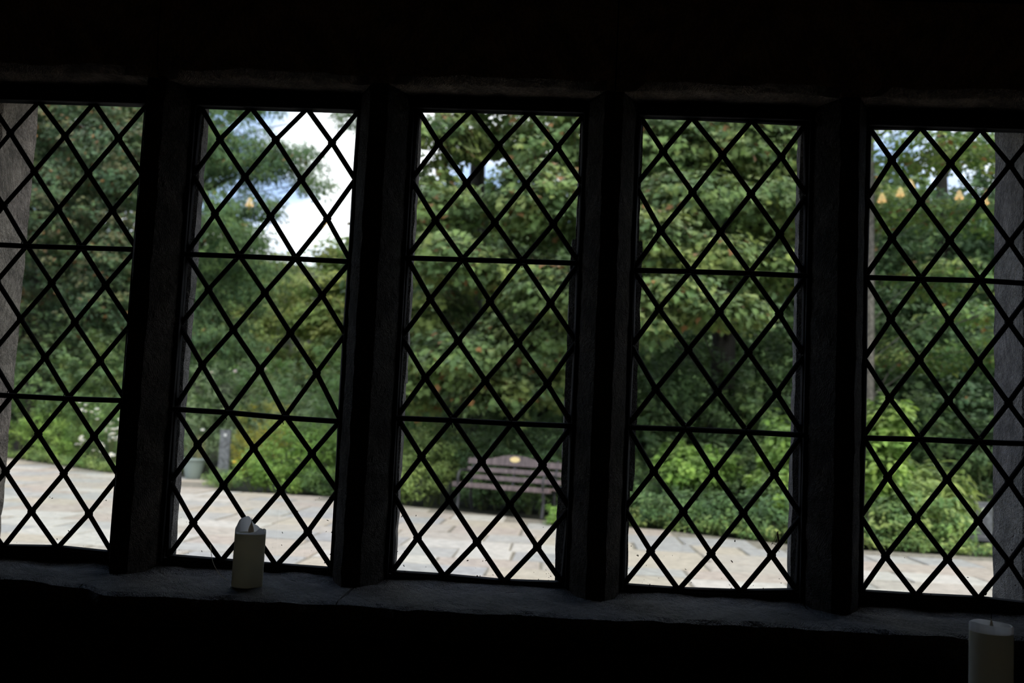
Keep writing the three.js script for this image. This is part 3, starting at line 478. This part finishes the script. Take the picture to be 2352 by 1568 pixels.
shrub('laurel_shrub', 'glossy light laurel at the right edge of the bush window', 'shrub', 414, [cl(0.222, -0.01, 14.6, 0.38, 0.5, 0.4, 56), cl(0.215, -0.055, 14.2, 0.4, 0.35, 0.35, 50)], { palette: bright, size: 0.11 });
shrub('laurel_shrub', 'taller light laurel in front of the slender beech trunk', 'shrub', 415, [cl(0.318, 0.015, 14.4, 0.30, 0.38, 0.35, 46), cl(0.312, -0.03, 14.2, 0.34, 0.4, 0.35, 46)], { palette: bright, size: 0.12 });
shrub('bramble', 'mounded mid-green brambles along the terrace left of the spotlight post', 'plant', 416, [bed(4.3, 0.6, 0.3, 0.5, 0.32, 0.4, 80), bed(4.9, 0.9, 0.4, 0.6, 0.4, 0.5, 90), bed(5.15, 0.6, 0.22, 0.3, 0.25, 0.3, 50), bed(6.3, 0.7, 0.08, 0.5, 0.1, 0.4, 40)], { palette: mid.concat(olive), size: 0.075 });
shrub('sedge', 'grassy tuft of arching blades behind the brambles', 'plant', 417, [bed(5.3, 1.6, 0.55, 0.6, 0.45, 0.4, 80), bed(4.8, 1.9, 0.7, 0.5, 0.4, 0.4, 60)], { palette: olive, leaf: LEAF.narrow, size: 0.24, sprayUp: 1.6, out: 0.9, per: 12 });
shrub('understorey_shrub', 'dim undergrowth filling the shade behind brambles and sedge', 'shrub', 418, [cl(0.34, 0.0, 18, 1.2, 0.9, 0.6, 110), cl(0.42, -0.02, 17.5, 1.2, 0.9, 0.6, 110), cl(0.48, 0.0, 17.5, 1.0, 1.0, 0.6, 90)], { palette: deep, size: 0.1 });
shrub('understorey_shrub', 'dim undergrowth filling the shade behind the yellow-green bush', 'shrub', 419, [cl(0.07, 0.02, 17.5, 0.9, 1.1, 0.5, 110), cl(0.13, 0.03, 18, 0.9, 1.1, 0.5, 110), cl(0.19, 0.02, 17.5, 0.9, 1.1, 0.5, 110), cl(0.25, 0.02, 17.5, 0.8, 1.2, 0.5, 100), cl(0.08, 0.075, 19, 1.0, 0.9, 0.6, 110), cl(0.16, 0.085, 19.5, 1.1, 0.9, 0.6, 120), cl(0.24, 0.08, 19, 1.0, 0.9, 0.6, 110), cl(0.15, -0.04, 16.6, 1.2, 0.5, 0.4, 90), cl(0.22, -0.03, 16.4, 0.9, 0.5, 0.4, 80)], { palette: deep, size: 0.1 });
shrub('understorey_shrub', 'dim undergrowth below the oak, behind the herb spires', 'shrub', 420, [cl(-0.60, 0.03, 25, 1.6, 1.3, 0.7, 120), cl(-0.52, 0.03, 24.5, 1.6, 1.3, 0.7, 120), cl(-0.44, 0.03, 24, 1.6, 1.3, 0.7, 120), cl(-0.38, 0.01, 24, 1.2, 1.2, 0.7, 90)], { palette: deep, size: 0.11 });
shrub('understorey_shrub', 'mid-green thicket behind the fresh green shrub', 'shrub', 421, [cl(-0.31, 0.02, 24, 1.2, 1.0, 0.7, 100), cl(-0.25, 0.03, 23, 1.2, 1.1, 0.7, 120), cl(-0.20, 0.02, 21, 1.0, 1.1, 0.7, 110), cl(-0.16, 0.0, 19.5, 0.9, 0.9, 0.6, 100)], { palette: mid, size: 0.09 });
// low weeds and leaves spilling over the edge of the terrace, a run below each window
[['below the daisies and the jamb', -14.5, -8.9, 20, 0], ['around the foot of the grey post', -6.85, -6.0, 9], ['below the yellow-green bush', 0.75, 3.2, 14], ['below the brambles', 3.35, 5.4, 10]].forEach(([w, x0, x1, n], i) => {
  const c = [], rng = rngOf(900 + i);
  for (let k = 0; k < n; k++) { const x = lerp(x0, x1, (k + rng()) / n); c.push(bed(x, 0.12 + rng() * 0.25, 0.06 + rng() * 0.06, 0.2 + rng() * 0.15, 0.08 + rng() * 0.1, 0.18, 12)); }
  shrub('edging_weed', 'straggling low weeds ' + w, 'plant', 930 + i, c, { palette: mid.concat(olive), size: 0.05, per: 18, reach: 0.16 });
});

// ------------------------------------------------------------------ flowers
const petalMat = phys([0.82, 0.82, 0.80], 0.9, { transmission: 0.2, thickness: 0 }), discMat = std([0.65, 0.40, 0.04], 0.8), pinkMat = phys([0.62, 0.48, 0.56], 0.9, { transmission: 0.2, thickness: 0 });
const petals = (() => {
  const list = [];
  for (let k = 0; k < 11; k++) list.push(new THREE.CircleGeometry(0.5, 5).scale(0.30, 1.0, 1).translate(0, 0.55, 0).rotateX(-Math.PI / 2 + 0.25).rotateY((k / 11) * 2 * Math.PI));
  return merged(list);
})(), disc = new THREE.SphereGeometry(0.3, 8, 5).scale(1, 0.5, 1);
function flowers(name, label, group, seed, spots, size, mat) {
  const [bx, bz] = [spots[0][0], spots[0][2]], t = thing(name, label, 'flower', [bx, 0, bz], 0, group), stems = [], rng = rngOf(seed);
  for (const [x, y, z] of spots) stems.push(tube([V(x - bx + (rng() - 0.5) * 0.15, -0.03, z - bz - 0.05), V(x - bx, y, z - bz)], [0.006, 0.004], 5));
  part('stems', merged(stems), stemMat, t).userData.kind = 'stuff';
  for (const [x, y, z] of spots) {
    const f = part('flower_head', petals, mat, t); f.position.set(x - bx, y, z - bz); f.scale.setScalar(size * (0.85 + 0.3 * rng())); f.rotation.set(0.55 + (rng() - 0.5) * 0.7, rng() * 6, (rng() - 0.5) * 0.5, 'ZXY');
    const d = part('flower_disc', disc, discMat, f); d.position.y = 0.06;
  }
}
{
  const rng = rngOf(77), words = ['nearest the terrace', 'just behind the nearest', 'at the paving edge, lowest', 'tallest, beside the window post', 'in the middle of the bed', 'at the left of the bed', 'highest at the back', 'half hidden by the window post', 'last, next to the round shrub'];
  // [x, beyond the terrace edge, heads, lowest, highest]
  [[-10.2, 0.35, 3, 0.35, 0.6], [-10.0, 0.75, 6, 0.5, 0.95], [-9.75, 0.3, 3, 0.25, 0.4], [-9.55, 0.62, 7, 0.7, 1.2], [-10.45, 0.95, 6, 0.6, 1.05], [-11.0, 0.4, 5, 0.45, 0.7], [-10.9, 0.9, 4, 1.05, 1.3], [-9.2, 0.45, 6, 0.6, 1.1], [-11.3, 0.7, 3, 1.2, 1.5]].forEach(([x, off, n, lo, hi], i) => {
    const s = []; for (let k = 0; k < n * 2.2; k++) { const q = x + (rng() - 0.5) * 0.34; s.push([q, lerp(lo, hi, rng()), edgeZ(q) - off - rng() * 0.3]); }
    flowers('oxeye_daisy', 'clump of white daisies, ' + words[i], 'white daisies in the bed', 600 + i, s, 0.044, petalMat);
  });
  const few = (label, seed, list, size, mat, name) => flowers(name, label, null, seed, list.map(([x, y, off]) => [x, y, edgeZ(x) - off]), size, mat);
  few('two pale roses low on the bush nearest the central window post', 640, [[-3.55, 0.72, 0.85], [-3.6, 0.42, 0.8], [-4.0, 0.35, 0.7]], 0.055, petalMat, 'pale_rose');
  few('single white bloom among the herbs above the planter', 641, [[-7.85, 0.95, 1.2]], 0.06, petalMat, 'white_bloom');
  few('three pinkish blooms topping the grey-green herbs', 642, [[-7.9, 2.35, 3.2], [-7.2, 2.45, 3.5], [-8.5, 2.3, 3.2]], 0.06, pinkMat, 'pink_mallow');
  few('single marigold at the foot of the grey post', 643, [[-6.35, 0.4, 0.9]], 0.06, std([0.75, 0.42, 0.03], 0.8), 'marigold');
}

// ------------------------------------------------------------------ garden furniture
{ // bench: three back slats, the top one arched with an oval brass plate; four seat slats; iron ends
  const b = thing('garden_bench', 'weather-worn brown slatted garden bench with an oval brass plaque', 'bench', [-0.84, 0, -13.25], -0.41);
  const wood = std([0.29, 0.215, 0.215], 0.6, { map: grainMap }), dark = std([0.03, 0.03, 0.033], 0.5), L = 1.66;
  const crest = new THREE.Shape(); crest.moveTo(-L / 2, 0); crest.lineTo(L / 2, 0); crest.lineTo(L / 2, 0.085); crest.lineTo(0.52, 0.085);
  crest.bezierCurveTo(0.36, 0.088, 0.25, 0.165, 0, 0.165); crest.bezierCurveTo(-0.25, 0.165, -0.36, 0.088, -0.52, 0.085); crest.lineTo(-L / 2, 0.085); crest.closePath();
  const tilt = -0.2, back = (g, y, z) => g.rotateX(tilt).translate(0, y, z);
  part('back_slat', metres(back(new THREE.ExtrudeGeometry(crest, { depth: 0.026, bevelEnabled: true, bevelSize: 0.004, bevelThickness: 0.004, bevelSegments: 2, curveSegments: 12 }), 0.725, -0.265)), wood, b);
  for (const [y, z] of [[0.64, -0.232], [0.52, -0.208]]) part('back_slat', metres(back(new RoundedBoxGeometry(L, 0.075, 0.03, 2, 0.006), y, z)), wood, b);
  [0.20, 0.095, -0.01, -0.115].forEach((z, i) => part('seat_slat', boxAt(L, i ? 0.028 : 0.07, 0.09, 0, i ? 0.43 - 0.006 * i : 0.41, z, 0.006), wood, b));
  const plate = part('plaque', new THREE.CylinderGeometry(1, 1, 0.012, 28).scale(0.088, 1, 0.045).rotateX(Math.PI / 2).rotateX(tilt).translate(0, 0.828, -0.255), std([0.80, 0.60, 0.28], 0.35, { metalness: 0.6 }), b);
  plate.userData.label = 'oval brass plaque on the crest';
  for (const s of [-1, 1]) {
    const x = s * (L / 2 - 0.1);
    part('leg', tube([V(x, 0, 0.24), V(x, 0.2, 0.205), V(x, 0.38, 0.22)], [0.028, 0.024, 0.028], 8), dark, b);
    part('leg', tube([V(x, 0, -0.27), V(x, 0.2, -0.2), V(x, 0.45, -0.19), V(x, 0.85, -0.29)], [0.028, 0.024, 0.022], 8), dark, b);
    part('armrest', tube([V(x, 0.37, 0.22), V(x, 0.52, 0.25), V(x, 0.62, 0.2), V(x, 0.63, 0), V(x, 0.6, -0.2)], [0.022, 0.02, 0.022], 8), dark, b);
    part('seat_bracket', tube([V(x, 0.37, 0.22), V(x, 0.365, 0), V(x, 0.35, -0.19)], [0.02, 0.02], 6), dark, b);
  }
  part('back_brace', boxAt(0.04, 0.5, 0.016, 0, 0.66, -0.262).translate(0, -0.66, 0.262).rotateX(tilt).translate(0, 0.62, -0.255), dark, b);
}
{ // planter
  const p = thing('planter_pot', 'grey-green rolled-rim planter standing at the terrace edge', 'planter', [-7.38, 0, -17.5]), glaze = std([0.22, 0.27, 0.245], 0.45);
  const prof = [[0, 0.0], [0.11, 0.0], [0.125, 0.015], [0.15, 0.12], [0.17, 0.24], [0.178, 0.30], [0.19, 0.31], [0.202, 0.325], [0.202, 0.35], [0.19, 0.36], [0.172, 0.355], [0.165, 0.30], [0, 0.29]].map(([x, y]) => new THREE.Vector2(x, y));
  p.scale.setScalar(1.15);
  part('bowl', new THREE.LatheGeometry(prof, 32), glaze, p);
  part('soil', new THREE.CircleGeometry(0.166, 24).rotateX(-Math.PI / 2).translate(0, 0.305, 0), std([0.05, 0.035, 0.025], 1), p);
  foliage(p, 450, [[0.02, 0.52, 0, 0.16, 0.22, 0.14, 12]], { leaf: LEAF.narrow, size: 0.12, per: 8, reach: 0.12, depth: 0.8, up: 0.4, out: 0.8, loose: 0.6, droop: -0.4, sprayUp: 1.2, floor: 0.33, palette: [[0.30, 0.27, 0.12], [0.24, 0.25, 0.10]] });
}
function lampPost(name, label, x, z, w, h, turn) {
  const p = thing(name, label, 'post', [x, 0, z], turn), grey = std([0.24, 0.25, 0.27], 0.6, { map: stoneMap });
  part('post', boxAt(w, h, w, 0, h / 2, 0, 0.012), grey, p);
  part('cap', boxAt(w + 0.012, 0.02, w + 0.012, 0, h + 0.006, 0, 0.006), grey, p);
  part('lens', new THREE.CylinderGeometry(0.03, 0.03, 0.014, 20).rotateX(Math.PI / 2).translate(0, h - 0.085, w / 2 + 0.004), std([0.72, 0.72, 0.72], 0.3), p);
  return p;
}
lampPost('marker_post', 'grey square post with a white disc beside the planter', -6.65, -17.15, 0.2, 1.0, 0.25);
{
  const p = lampPost('spotlight_post', 'short grey post carrying a spotlight at the terrace edge', 6.22, -12.9, 0.24, 0.54, -0.2), dark = std([0.12, 0.12, 0.135], 0.5);
  const h = part('spotlight_housing', new THREE.CylinderGeometry(0.17, 0.12, 0.13, 6).rotateX(Math.PI / 2).translate(-0.13, 0.26, 0.2), dark, p);
  part('lens', new THREE.CylinderGeometry(0.034, 0.034, 0.02, 18).rotateX(Math.PI / 2).translate(-0.12, 0.24, 0.27), std([0.78, 0.78, 0.8], 0.3), h);
  part('foot', boxAt(0.4, 0.08, 0.3, -0.12, 0.05, 0.18, 0.015), dark, p);
}

// ------------------------------------------------------------------ candles
function candle(name, label, x, y, z, r, h, rim, seed) {   // rim: heights round the edge, measured from the pool
  const c = thing(name, label, 'candle', [x, y, z], seed), N = 48, wall = 0.0042, deep = 0.018, f = (a) => { const u = ((a / (2 * Math.PI)) % 1 + 1) % 1 * rim.length, k = Math.floor(u), t = u - k; return lerp(rim[k % rim.length], rim[(k + 1) % rim.length], t * t * (3 - 2 * t)); };
  const base = [];
  for (const [rr, yy] of [[0.92, 0], [0.99, 0.0015], [1, 0.005], [1.003, h * 0.3], [1, h * 0.6], [1, h - deep - 0.004]]) base.push(rr * r, yy);
  const prof = [new THREE.Vector2(0, 0)]; for (let i = 0; i < base.length; i += 2) prof.push(new THREE.Vector2(base[i], base[i + 1]));
  prof.push(new THREE.Vector2(r - wall, h - deep - 0.003), new THREE.Vector2(r * 0.6, h - deep - 0.005), new THREE.Vector2(0, h - deep - 0.004));
  part('body', new THREE.LatheGeometry(prof, N), M.wax, c);
  const ring = (rad, yy, off = 0) => { const o = []; for (let i = 0; i < N; i++) { const a = (i / N) * 2 * Math.PI; o.push(V(Math.cos(a) * rad, typeof yy === 'function' ? yy(a) + off : yy, -Math.sin(a) * rad)); } return o; };
  const top = (a) => h - deep + f(a), rings = [ring(r, h - deep - 0.004), ring(r, (a) => lerp(h - deep, top(a), 0.5)), ring(r * 0.995, top, -0.0015), ring(r - wall * 0.5, top), ring(r - wall, top, -0.001), ring(r - wall, (a) => lerp(h - deep, top(a), 0.4)), ring(r - wall * 1.2, h - deep - 0.004)];
  part('rim', loft(rings, 1.0, true), M.waxThin, c);
  part('flame_tip', new THREE.LatheGeometry([[0, 0], [0.0055, 0.001], [0.0062, 0.007], [0.0045, 0.014], [0.0016, 0.021], [0, 0.0235]].map(([a, b]) => new THREE.Vector2(a, b)), 14).scale(1, 1, 0.6).translate(0.001, h - deep - 0.004, 0), phys([0.7, 0.62, 0.5], 0.6, { transmission: 0.3, thickness: 0 }), c);
  part('wick', tube([V(0.001, h - deep + 0.018, 0), V(0.0012, h - deep + 0.03, 0)], [0.0008, 0.0005], 5), M.iron, c);
  return c;
}
candle('pillar_candle', 'short white pillar candle with a notched rim on the window sill', -0.661, 0.983, 0.165, 0.0325, 0.134, [0.0, 0.006, 0.004, 0.012, 0.030, 0.026, 0.010, -0.001, -0.002, -0.001, 0.002, 0.010], 0);
candle('pillar_candle', 'larger candle in the dark corner, cut off below the sill', 0.795, 0.835, 0.40, 0.0372, 0.205, [0.010, 0.012, 0.011, 0.014, 0.012, 0.010, 0.009, 0.010], 1);
{ // oak side table under it
  const t = thing('side_table', 'dark oak side table holding the larger candle, below the sill', 'table', [0.85, -0.15, 0.52]);
  part('table_top', boxAt(0.7, 0.028, 0.36, 0, 0.971, 0, 0.006), M.oak, t);
  part('apron', boxAt(0.6, 0.08, 0.28, 0, 0.918, 0, 0.004), M.oak, t);
  for (const x of [-0.29, 0.29]) for (const z of [-0.12, 0.12]) part('leg', tube([V(x, 0, z), V(x, 0.25, z), V(x, 0.6, z), V(x, 0.95, z)], [0.02, 0.026, 0.02, 0.026], 10), M.oak, t);
}

// ------------------------------------------------------------------ lamps hanging in the room, which the panes mirror
const shadeMat = std([0.85, 0.62, 0.36], 0.9); shadeMat.emissive.setRGB(1.0, 0.66, 0.32); shadeMat.emissiveIntensity = 6;
function chandelier(label, x, y, z, lamps) {
  const c = thing('chandelier', label, 'chandelier', [x, y, z]);
  part('hub', new THREE.LatheGeometry([[0, -0.16], [0.03, -0.14], [0.02, -0.08], [0.045, 0], [0.02, 0.1], [0.012, 0.2], [0, 0.2]].map(([a, b]) => new THREE.Vector2(a, b)), 14), M.iron, c);
  part('hanging_rod', tube([V(0, 0.18, 0), V(0, 3.89 - y, 0)], [0.008, 0.008], 6), M.iron, c);
  for (const [dx, dy, dz] of lamps) {
    part('arm', tube([V(0, -0.05, 0), V(dx * 0.5, dy - 0.2, dz * 0.5), V(dx * 0.95, dy - 0.16, dz * 0.95), V(dx, dy - 0.06, dz)], [0.009, 0.007], 6), M.iron, c);
    part('candle_tube', new THREE.CylinderGeometry(0.011, 0.011, 0.07, 10).translate(dx, dy - 0.05, dz), M.wax, c);
    part('lamp_shade', new THREE.CylinderGeometry(0.012, 0.036, 0.066, 20, 1, true).translate(dx, dy, dz), shadeMat, c);
    const l = new THREE.PointLight(new THREE.Color().setRGB(1, 0.66, 0.32), 0.004); l.position.set(dx, dy, dz); l.castShadow = true; c.add(l);
  }
}
chandelier('small iron chandelier whose shades are mirrored beside the open sky', -2.27, 3.0, 5.6, [[-0.34, 0.07, 0], [0.0, -0.08, 0.3], [0.37, 0.0, 0.05], [0.31, -0.13, -0.12]]);
chandelier('small iron chandelier whose shades are mirrored beside the pale trunk', 2.82, 3.3, 5.6, [[-0.39, -0.03, 0], [-0.2, 0.06, 0.15], [-0.18, 0.09, -0.12], [0.22, 0.06, 0.05], [0.42, 0.0, -0.05]]);

// ------------------------------------------------------------------ odds and ends on the glass and the sill
lone('dry_straw', tube([V(-0.80, 1.045, 0.012), V(-0.775, 1.015, 0.06), V(-0.735, 0.994, 0.115), V(-0.715, 0.988, 0.13)], [0.0008, 0.0006, 0.0004], 5), std([0.35, 0.28, 0.18], 0.9), 'thin dry straw leaning from the leads to the short candle', 'straw');
{
  const t = thing('crane_fly', 'dried brown crane fly caught on the glass of the bush window', 'insect', [0.489, 1.128, 0.006]), brown = std([0.16, 0.085, 0.04], 0.8);
  part('body', tube([V(0.004, -0.006, 0), V(0.002, 0.004, 0), V(0, 0.014, 0)], [0.0016, 0.0022, 0.0008], 6), brown, t);
  for (const p of [[[0.002, 0.016], [-0.006, -0.004], [-0.012, -0.016]], [[0.002, 0.016], [0.003, 0.0], [0.006, -0.024]], [[-0.012, -0.012], [-0.004, -0.014], [0.006, -0.024]], [[0.004, -0.004], [0.0, -0.02], [0.006, -0.03]]]) part('leg', tube(p.map(([a, b]) => V(a, b, 0.001)), [0.0006, 0.0005], 4), brown, t);
}
{
  const t = thing('dead_fly', 'small dark curled fly on the glass above the daisies', 'insect', [-1.098, 1.457, 0.006]);
  part('body', tube([V(0, 0.012, 0), V(0.004, 0.004, 0), V(0.003, -0.004, 0), V(-0.002, -0.012, 0)], [0.0008, 0.0024, 0.0018, 0.0008], 6), M.grime, t);
  part('leg', tube([V(0.001, 0.01, 0), V(-0.003, 0.013, 0), V(-0.005, 0.01, 0)], [0.0005, 0.0004], 4), M.grime, t);
  part('leg', tube([V(0, -0.01, 0), V(-0.005, -0.014, 0), V(-0.006, -0.018, 0)], [0.0005, 0.0004], 4), M.grime, t);
}
scene.traverse((o) => { if (o.isMesh) o.castShadow = o.receiveShadow = true; });
renderer.render(scene, camera);
